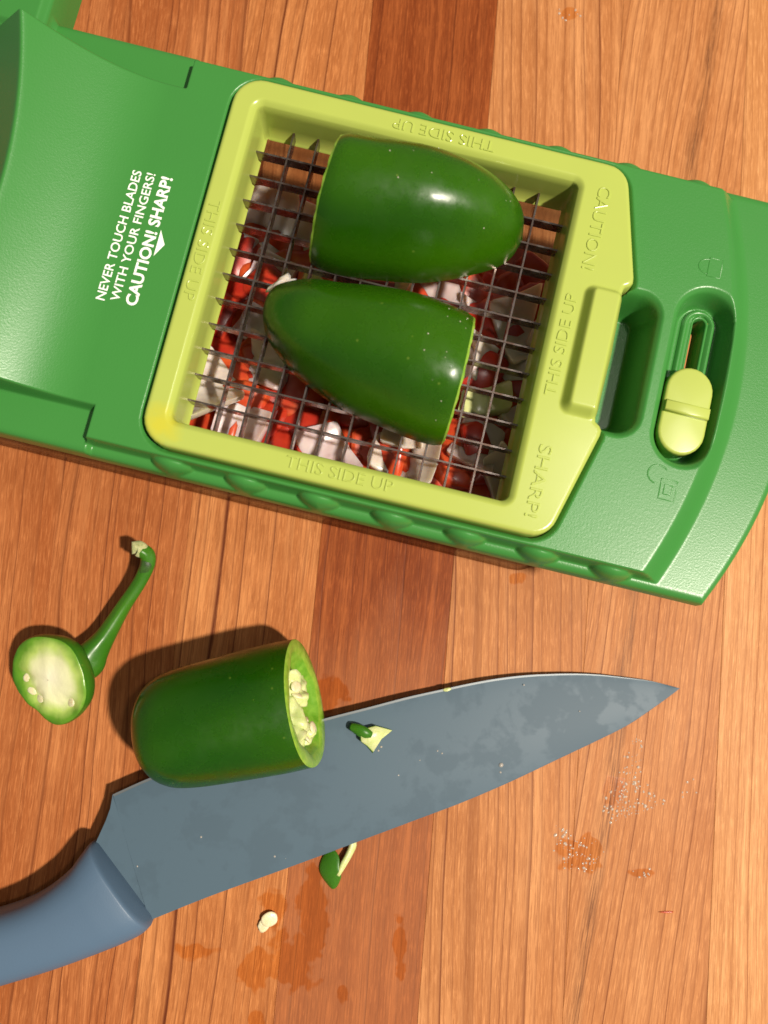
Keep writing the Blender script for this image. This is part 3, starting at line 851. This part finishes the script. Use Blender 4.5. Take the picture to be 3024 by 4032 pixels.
for i in range(39):
    for j in range(k): F.append((i * k + j, i * k + (j + 1) % k, (i + 1) * k + (j + 1) % k, (i + 1) * k + j))
F.append(tuple(range(k - 1, -1, -1))); F.append(tuple(range(39 * k, 40 * k)))
me = mesh_from('handle', V, F, M['handle'])
bm = bmesh.new(); bm.from_mesh(me); bmesh.ops.recalc_face_normals(bm, faces=bm.faces[:]); bm.to_mesh(me); bm.free()
obj('handle', me, knife)

# ------------------------------------------------------------------ jalapeno section lying on the knife
AX = math.radians(11.0)
ps = thing('jalapeno_section', 'thick jalapeno section with its seedy cut end, resting across the knife blade', 'jalapeno', (-36.5, -33.5, 0), AX)
prof = [(-23.0, 0.3), (-22.7, 4.0), (-21.9, 7.6), (-20.2, 10.6), (-17.8, 12.8), (-14.0, 14.5), (-8, 15.4), (0, 15.9), (8, 16.3), (16, 16.6), (21.6, 16.5)]
PR = catmull(prof, 46); K = 56
ZC = 18.8; TILT = math.tan(math.radians(11.5))
def sec_r(ph, s):
    return 1 + 0.022 * math.sin(2 * ph + 0.7) + 0.020 * math.sin(3 * ph + 2.0) + 0.008 * math.sin(5 * ph + s * 0.1)
def sec_pt(s, r, ph, shift=1.0):
    y = r * math.cos(ph) * sec_r(ph, s); z = r * math.sin(ph) * sec_r(ph, s) * 0.97
    w = max(0.0, (s + 6) / 28.5) ** 1.5 * shift
    return (s - w * TILT * z, y, ZC + z)
V, F = [], []
for s, r in PR:
    for j in range(K): V.append(sec_pt(s, max(r, 0.1), 2 * math.pi * j / K))
for i in range(len(PR) - 1):
    for j in range(K): F.append((i * K + j, (i + 1) * K + j, (i + 1) * K + (j + 1) % K, i * K + (j + 1) % K))
F.append(tuple(range(K)))
me = mesh_from('skin', V, F, M['skin'])
bm = bmesh.new(); bm.from_mesh(me); bmesh.ops.recalc_face_normals(bm, faces=bm.faces[:]); bm.to_mesh(me); bm.free()
obj('skin', me, ps)
sE, rE = 22.5, 17.2
V, F = [], []
rings = [(21.6, 16.5), (21.95, 16.1), (21.9, 14.2), (21.5, 12.8), (20.6, 12.0), (19.4, 11.2), (18.8, 9.0), (18.4, 5.0), (18.2, 0.2)]
for q, (s, r) in enumerate(rings):
    for j in range(K):
        ph = 2 * math.pi * j / K
        rr_ = r * (1 + (0.05 * math.sin(4 * ph + 1) + 0.03 * math.sin(9 * ph) if 2 <= q <= 6 else 0))
        V.append(sec_pt(s, rr_, ph))
fm = []
for i in range(len(rings) - 1):
    for j in range(K): F.append((i * K + j, i * K + (j + 1) % K, (i + 1) * K + (j + 1) % K, (i + 1) * K + j)); fm.append(0 if i < 3 else 1)
me = mesh_from('flesh_wall', V, F, None, True, [M['rim'], M['cavity']], fm)
obj('flesh_wall', me, ps)
def at_cut(y, z, depth): return (21.6 - TILT * z - depth, y, ZC + z)
for q, (y_, z_, d_, rad, sd_, rx) in enumerate(((-3.8, 1.2, 4.6, (4.6, 6.6, 4.2), 11, 0.5), (1.6, -2.0, 4.6, (4.6, 4.6, 3.6), 14, 0.2), (-6.6, -2.4, 4.8, (4.4, 3.4, 4.8), 15, 0.9))):
    obj('pith_core', blob_mesh('pith_core', rad, M['pith'], 0.45, 20, sd_, 4.4), ps, at_cut(y_, z_, d_), (rx, 0.2, 0))
for q, (y_, z_, d_, rad, sd_, rx) in enumerate(((6.2, 3.4, 4.4, (4.6, 6.2, 1.5), 12, 0.55), (-6.2, 5.4, 4.6, (4.6, 1.7, 6.0), 13, 0.6), (5.0, -5.6, 4.6, (4.4, 5.4, 1.4), 16, -0.8))):
    obj('pith_rib', blob_mesh('pith_rib', rad, M['pith'], 0.4, 18, sd_, 4.4), ps, at_cut(y_, z_, d_), (rx, 0.2, 0))
def seed_mesh(sd): return blob_mesh('seed', (1.85, 1.6, 0.55), M['seed'], 0.16, 9, sd, 1.6)
SD = [seed_mesh(200 + q) for q in range(3)]
for q, (y, z, d, ex) in enumerate(((5.2, 3.6, 0.4, 0.3), (3.0, 1.8, 1.0, 1.0), (-6.6, -1.4, -0.6, 0.2), (-3.2, 2.6, 0.2, 0.8), (-8.6, 1.0, 0.8, 0.5))):
    obj('seed', SD[q % 3], ps, at_cut(y, z, d), (ex, 0.9 + 0.2 * q, ex * 2))

# ------------------------------------------------------------------ jalapeno cap with its stem
nrm = Vector((-0.30, -0.20, 0.933)).normalized()
capT = thing('jalapeno_stem_end', 'cut jalapeno cap with white pith facing up and a curved green stem', 'jalapeno cap', (-84.0, -23.0, 0))
d2 = Vector((0.83, 0.55, 0)); xa = (d2 - nrm * d2.dot(nrm)).normalized(); ya = nrm.cross(xa)
Rc = Matrix((xa, ya, nrm)).transposed().to_euler()
CC = (-0.8, -0.6, 12.0)
def cap_r(ph):
    dent = math.exp(-((math.atan2(math.sin(ph - 3.75), math.cos(ph - 3.75))) / 0.30) ** 2)
    return (11.0 + 1.5 * abs(math.sin(ph)) ** 1.5) * (1 + 0.03 * math.sin(3 * ph + 1.0) + 0.02 * math.sin(5 * ph)) * (1 - 0.10 * dent)
K = 64
V, F = [], []
rr = [(1.0, 0.0), (1.02, -0.8), (1.02, -2.2), (0.98, -3.9), (0.88, -5.7), (0.72, -7.2), (0.52, -8.3), (0.30, -8.9), (0.02, -9.1)]
for q, h in rr:
    for j in range(K):
        ph = 2 * math.pi * j / K; V.append((cap_r(ph) * q * math.cos(ph), cap_r(ph) * q * math.sin(ph), h))
for i in range(len(rr) - 1):
    for j in range(K): F.append((i * K + j, (i + 1) * K + j, (i + 1) * K + (j + 1) % K, i * K + (j + 1) % K))
obj('skin', mesh_from('skin', V, F, M['stem']), capT, CC, Rc)
V, F = [], []
rings = [1.0, 0.985, 0.93, 0.82, 0.68, 0.5, 0.3, 0.12, 0.01]
for q in rings:
    for j in range(K):
        ph = 2 * math.pi * j / K; R_ = cap_r(ph) * q
        x_, y_ = R_ * math.cos(ph), R_ * math.sin(ph)
        h = 0.0 if q > 0.99 else 0.22 + 0.35 * (1 - q) + 0.25 * math.sin(x_ * 0.8 + 1) * math.sin(y_ * 0.7)
        for px_, py_, pr, dp in ((-6.3, 4.4, 1.6, 1.5), (-6.9, 0.6, 1.7, 1.5), (-6.6, -2.6, 1.5, 1.4), (1.2, -8.2, 1.8, 1.6), (-1.6, -8.0, 1.7, 1.2)):
            h -= dp * math.exp(-((x_ - px_) ** 2 + (y_ - py_) ** 2) / pr ** 2)
        V.append((x_, y_, h))
for i in range(len(rings) - 1):
    for j in range(K): F.append((i * K + j, i * K + (j + 1) % K, (i + 1) * K + (j + 1) % K, (i + 1) * K + j))
face = obj('cut_face', mesh_from('cut_face', V, F, M['capface']), capT, CC, Rc)
for q, (x_, y_) in enumerate(((-6.0, 4.0), (-6.9, 0.8), (-6.4, -2.4), (1.4, -8.2))):
    obj('seed', SD[q % 3], face, (x_, y_, -0.95), (0.25 * (q % 2), 0.3, q))
stem_pts = [(4.0, 2.6, 5.6, 5.6), (7.4, 4.4, 6.6, 5.2), (9.4, 6.8, 7.0, 3.9), (12.4, 11.0, 7.2, 2.75), (17.0, 18.6, 7.6, 2.05), (21.4, 25.0, 8.8, 1.85), (24.0, 30.0, 10.2, 1.95), (24.3, 33.0, 11.4, 2.05), (22.6, 34.5, 12.5, 2.05)]
stem = obj('stem', tube('stem', stem_pts, M['stem'], 60, 24, 0.055), capT)
obj('stem_bruise', tube('stem_bruise', [(22.7, 27.4, 9.6, 1.45), (24.0, 30.2, 10.5, 1.92), (24.25, 32.0, 11.1, 1.85)], M['stemspot'], 14, 16, 0.03), stem)
obj('stem_end', tube('stem_end', [(23.4, 34.1, 11.9, 1.9), (22.4, 34.65, 12.6, 2.15), (21.6, 34.9, 13.1, 2.0), (21.9, 34.7, 12.9, 1.3), (22.6, 34.4, 12.5, 0.6)], M['dry'], 18, 22, 0.07), stem)

# ------------------------------------------------------------------ scraps, seed, droplets
def wedge(name, top, h, mat_top, mat_side, skew=(0, 0)):
    n = len(top); P = np.array(top, float); c = P.mean(0)
    V = [(x - c[0], y - c[1], 0.0) for x, y in P] + [((x - c[0]) * 0.93 + skew[0], (y - c[1]) * 0.93 + skew[1], hh) for (x, y), hh in zip(P, h)]
    V += [(skew[0], skew[1], float(np.mean(h)) * 1.05)]
    F = [tuple(range(n - 1, -1, -1))]; mi = [1]
    for i in range(n): F.append((i, (i + 1) % n, n + (i + 1) % n, n + i)); mi.append(1)
    for i in range(n): F.append((n + i, n + (i + 1) % n, 2 * n)); mi.append(0)
    return mesh_from(name, V, F, None, True, [mat_top, mat_side], mi), c
sc1 = thing('pepper_scrap', 'small pale and green pepper scrap lying on the knife blade', 'pepper scrap', (2.0, -40.0, zk(2) + 0.9))
sc1.scale = (1.22, 1.22, 1.1)
me, c = wedge('flesh', [(-0.6, -38.6), (3.2, -37.7), (7.2, -38.9), (4.6, -40.8), (2.6, -44.0), (1.2, -42.4), (-0.3, -41.2)], [2.4, 1.8, 0.7, 1.4, 0.6, 1.6, 2.6], M['pith'], M['rim'], (0.2, 0.2))
obj('flesh', me, sc1, (c[0] - 2, c[1] + 40, 0))
obj('skin', tube('skin', [(-4.4, 2.2, 1.0, 0.8), (-2.6, 1.6, 1.5, 1.25), (-1.2, 0.9, 1.6, 1.35), (0.2, 0.4, 1.2, 1.0)], M['stem'], 14, 12, 0.08), sc1)
sc2 = thing('pepper_scrap', 'bent green pepper skin scrap on the wood, half under the knife spine', 'pepper scrap', (-8.0, -77.0, 0))
V, F = [], []
rows = [[(-1.6, 6.2, 0.4), (0.6, 5.2, 1.6), (2.0, 3.0, 2.4)], [(-4.9, 0.6, 0.5), (-2.0, 1.2, 2.4), (1.6, 0.2, 3.2)], [(-4.0, -2.2, 0.5), (-1.2, -1.8, 2.6), (2.6, -1.6, 2.6)], [(-2.4, -4.2, 0.3), (-0.6, -4.0, 2.0), (1.9, -3.6, 1.6)], [(-0.9, -6.0, 0.2), (0.0, -6.2, 0.8), (1.0, -5.6, 0.4)]]
flat = np.array(rows).reshape(-1, 3)
V = [tuple(q) for q in flat] + [(x * 0.94, y * 0.96, max(z - 0.9, 0.02)) for x, y, z in flat]
for i in range(4):
    for j in range(2):
        a = i * 3 + j; F.append((a, a + 3, a + 4, a + 1)); F.append((15 + a, 15 + a + 1, 15 + a + 4, 15 + a + 3))
per_ = [0, 1, 2, 5, 8, 11, 14, 13, 12, 9, 6, 3]
for i in range(12): a, b_ = per_[i], per_[(i + 1) % 12]; F.append((a, b_, 15 + b_, 15 + a))
me = mesh_from('skin', V, F, M['stem'])
o = obj('skin', me, sc2); md = o.modifiers.new('round', 'SUBSURF'); md.levels = md.render_levels = 2
obj('pith_strip', tube('pith_strip', [(1.2, -1.6, 2.2, 0.5), (2.6, 1.2, 1.9, 0.9), (4.2, 4.0, 1.5, 1.0), (5.2, 6.6, 1.2, 1.1), (4.2, 8.4, 1.0, 0.7)], M['pith'], 18, 12, 0.12), sc2)
sd = thing('pepper_seed', 'single cream pepper seed lying on the wood beside the wet stain', 'seed', (-26.0, -91.0, 0))
obj('seed_disc', blob_mesh('seed_disc', (2.35, 2.1, 0.6), M['seed'], 0.2, 14, 31, 1.8), sd, (0.4, 0.3, 0.8), (0.12, 0.1, 0.3))
obj('seed_tip', blob_mesh('seed_tip', (2.3, 1.7, 0.5), M['seed'], 0.3, 12, 32, 2.4), sd, (-1.1, -1.2, 0.6), (0.1, 0.0, 0.7))
sp = obj('tomato_skin_sliver', blob_mesh('tomato_skin_sliver', (2.2, 0.28, 0.18), M['tomato'], 0.3, 8, 33, 2.0), None, (86.2, -90.2, 0.12), (0, 0, -0.03))
tag(sp, 'thin orange red tomato skin sliver on the bare wood', 'tomato skin')
bt = obj('pith_crumb', blob_mesh('pith_crumb', (1.3, 0.6, 0.4), M['pith'], 0.4, 8, 34, 2.0), None, (24.0, -27.6, zk(24) + 0.35), (0, 0, 0.2))
tag(bt, 'tiny pale pepper crumb on the cutting edge of the knife', 'crumb')
def drops(name, spots, label):
    V, F = [], []
    for (x, y, z, r, h) in spots:
        b = len(V); kk = 8
        ec = random.uniform(0.75, 1.0); an = random.uniform(0, 3.1)
        for ring, (q, zz) in enumerate(((1.0, -0.02), (0.92, 0.35), (0.68, 0.72), (0.36, 0.94))):
            for j in range(kk):
                a = 2 * math.pi * j / kk
                dx, dy = r * q * math.cos(a), r * q * ec * math.sin(a)
                V.append((x + dx * math.cos(an) - dy * math.sin(an), y + dx * math.sin(an) + dy * math.cos(an), z + zz * h))
        V.append((x, y, z + h))
        for ring in range(3):
            for j in range(kk): F.append((b + ring * kk + j, b + ring * kk + (j + 1) % kk, b + (ring + 1) * kk + (j + 1) % kk, b + (ring + 1) * kk + j))
        for j in range(kk): F.append((b + 3 * kk + j, b + 3 * kk + (j + 1) % kk, len(V) - 1))
        F.append(tuple(b + j for j in reversed(range(kk))))
    o = obj(name, mesh_from(name, V, F, M['water']))
    o['kind'] = 'stuff'
    return tag(o, label, 'water drops')
dl = []
def inside(x, y, poly): 
    c_ = False
    for i in range(len(poly)):
        (ax, ay), (bx, by) = poly[i], poly[i - 1]
        if (ay > y) != (by > y) and x < (bx - ax) * (y - ay) / (by - ay) + ax: c_ = not c_
    return c_
pa = [(79, -41), (81.5, -43), (80, -52), (84, -58), (88, -60), (80, -63), (70, -66), (68, -60), (73, -55), (75, -48)]
pb = [(54, -66), (60, -67.5), (66, -70), (69, -74), (66, -80), (58, -80), (54, -74)]
for poly, nn in ((pa, 190), (pb, 85)):
    kx = [q[0] for q in poly]; ky = [q[1] for q in poly]; cnt = 0
    while cnt < nn:
        x, y = random.uniform(min(kx), max(kx)), random.uniform(min(ky), max(ky))
        if inside(x, y, poly):
            r = random.choice((0.12, 0.16, 0.2, 0.26, 0.34, 0.45)); dl.append((x, y, 0.0, r, r * 0.65)); cnt += 1
for q in range(9): dl.append((random.uniform(76, 82), random.uniform(-81, -78), 0.0, random.uniform(0.2, 0.45), 0.25))
for q in range(6): dl.append((random.uniform(92, 97), random.uniform(-60, -50), 0.0, random.uniform(0.2, 0.4), 0.2))
for q in range(8): dl.append((random.uniform(61, 69), random.uniform(181, 185), 0.0, random.uniform(0.2, 0.5), 0.3))
drops('water_droplets', dl, 'spray of tiny water droplets sitting on the wood by the knife tip')
kd = [(39.0, -48.6, 0.75), (38.8, -50.6, 0.4), (21, -44.5, 0.3), (22.3, -45.2, 0.3), (16, -47, 0.25), (10, -51, 0.3), (-44, -66.5, 0.35), (-24, -72, 0.4), (-21, -72.6, 0.3), (62, -34, 0.2), (46, -26.5, 0.25), (5.2, -43.2, 0.35), (4.4, -44.2, 0.3), (-60.8, -73.8, 0.3)]
drops('water_droplets', [(x, y, zk(x) + 0.80, r, r * 0.8) for x, y, r in kd], 'a few clear water droplets on the blue knife blade')

pd = []
for q in range(9):
    i_, k_ = random.randrange(8, 30), int(min(max(random.gauss(19, 5), 10), 30))
    x, y, z = VU[i_ * 41 + k_]; r = random.choice((0.12, 0.16, 0.22)); pd.append((x, y, z - 0.03, r, r * 0.7))
for q in range(12):
    i_, k_ = random.choice((1, 2, 3, 4, 6, 9)), random.randrange(10, 34)
    x, y, z = VL[i_ * 41 + k_]; r = random.choice((0.10, 0.14, 0.20)); pd.append((x, y, z - 0.03, r, r * 0.7))
drops('water_droplets', pd, 'scattered pinhead water droplets on the two jalapeno halves')
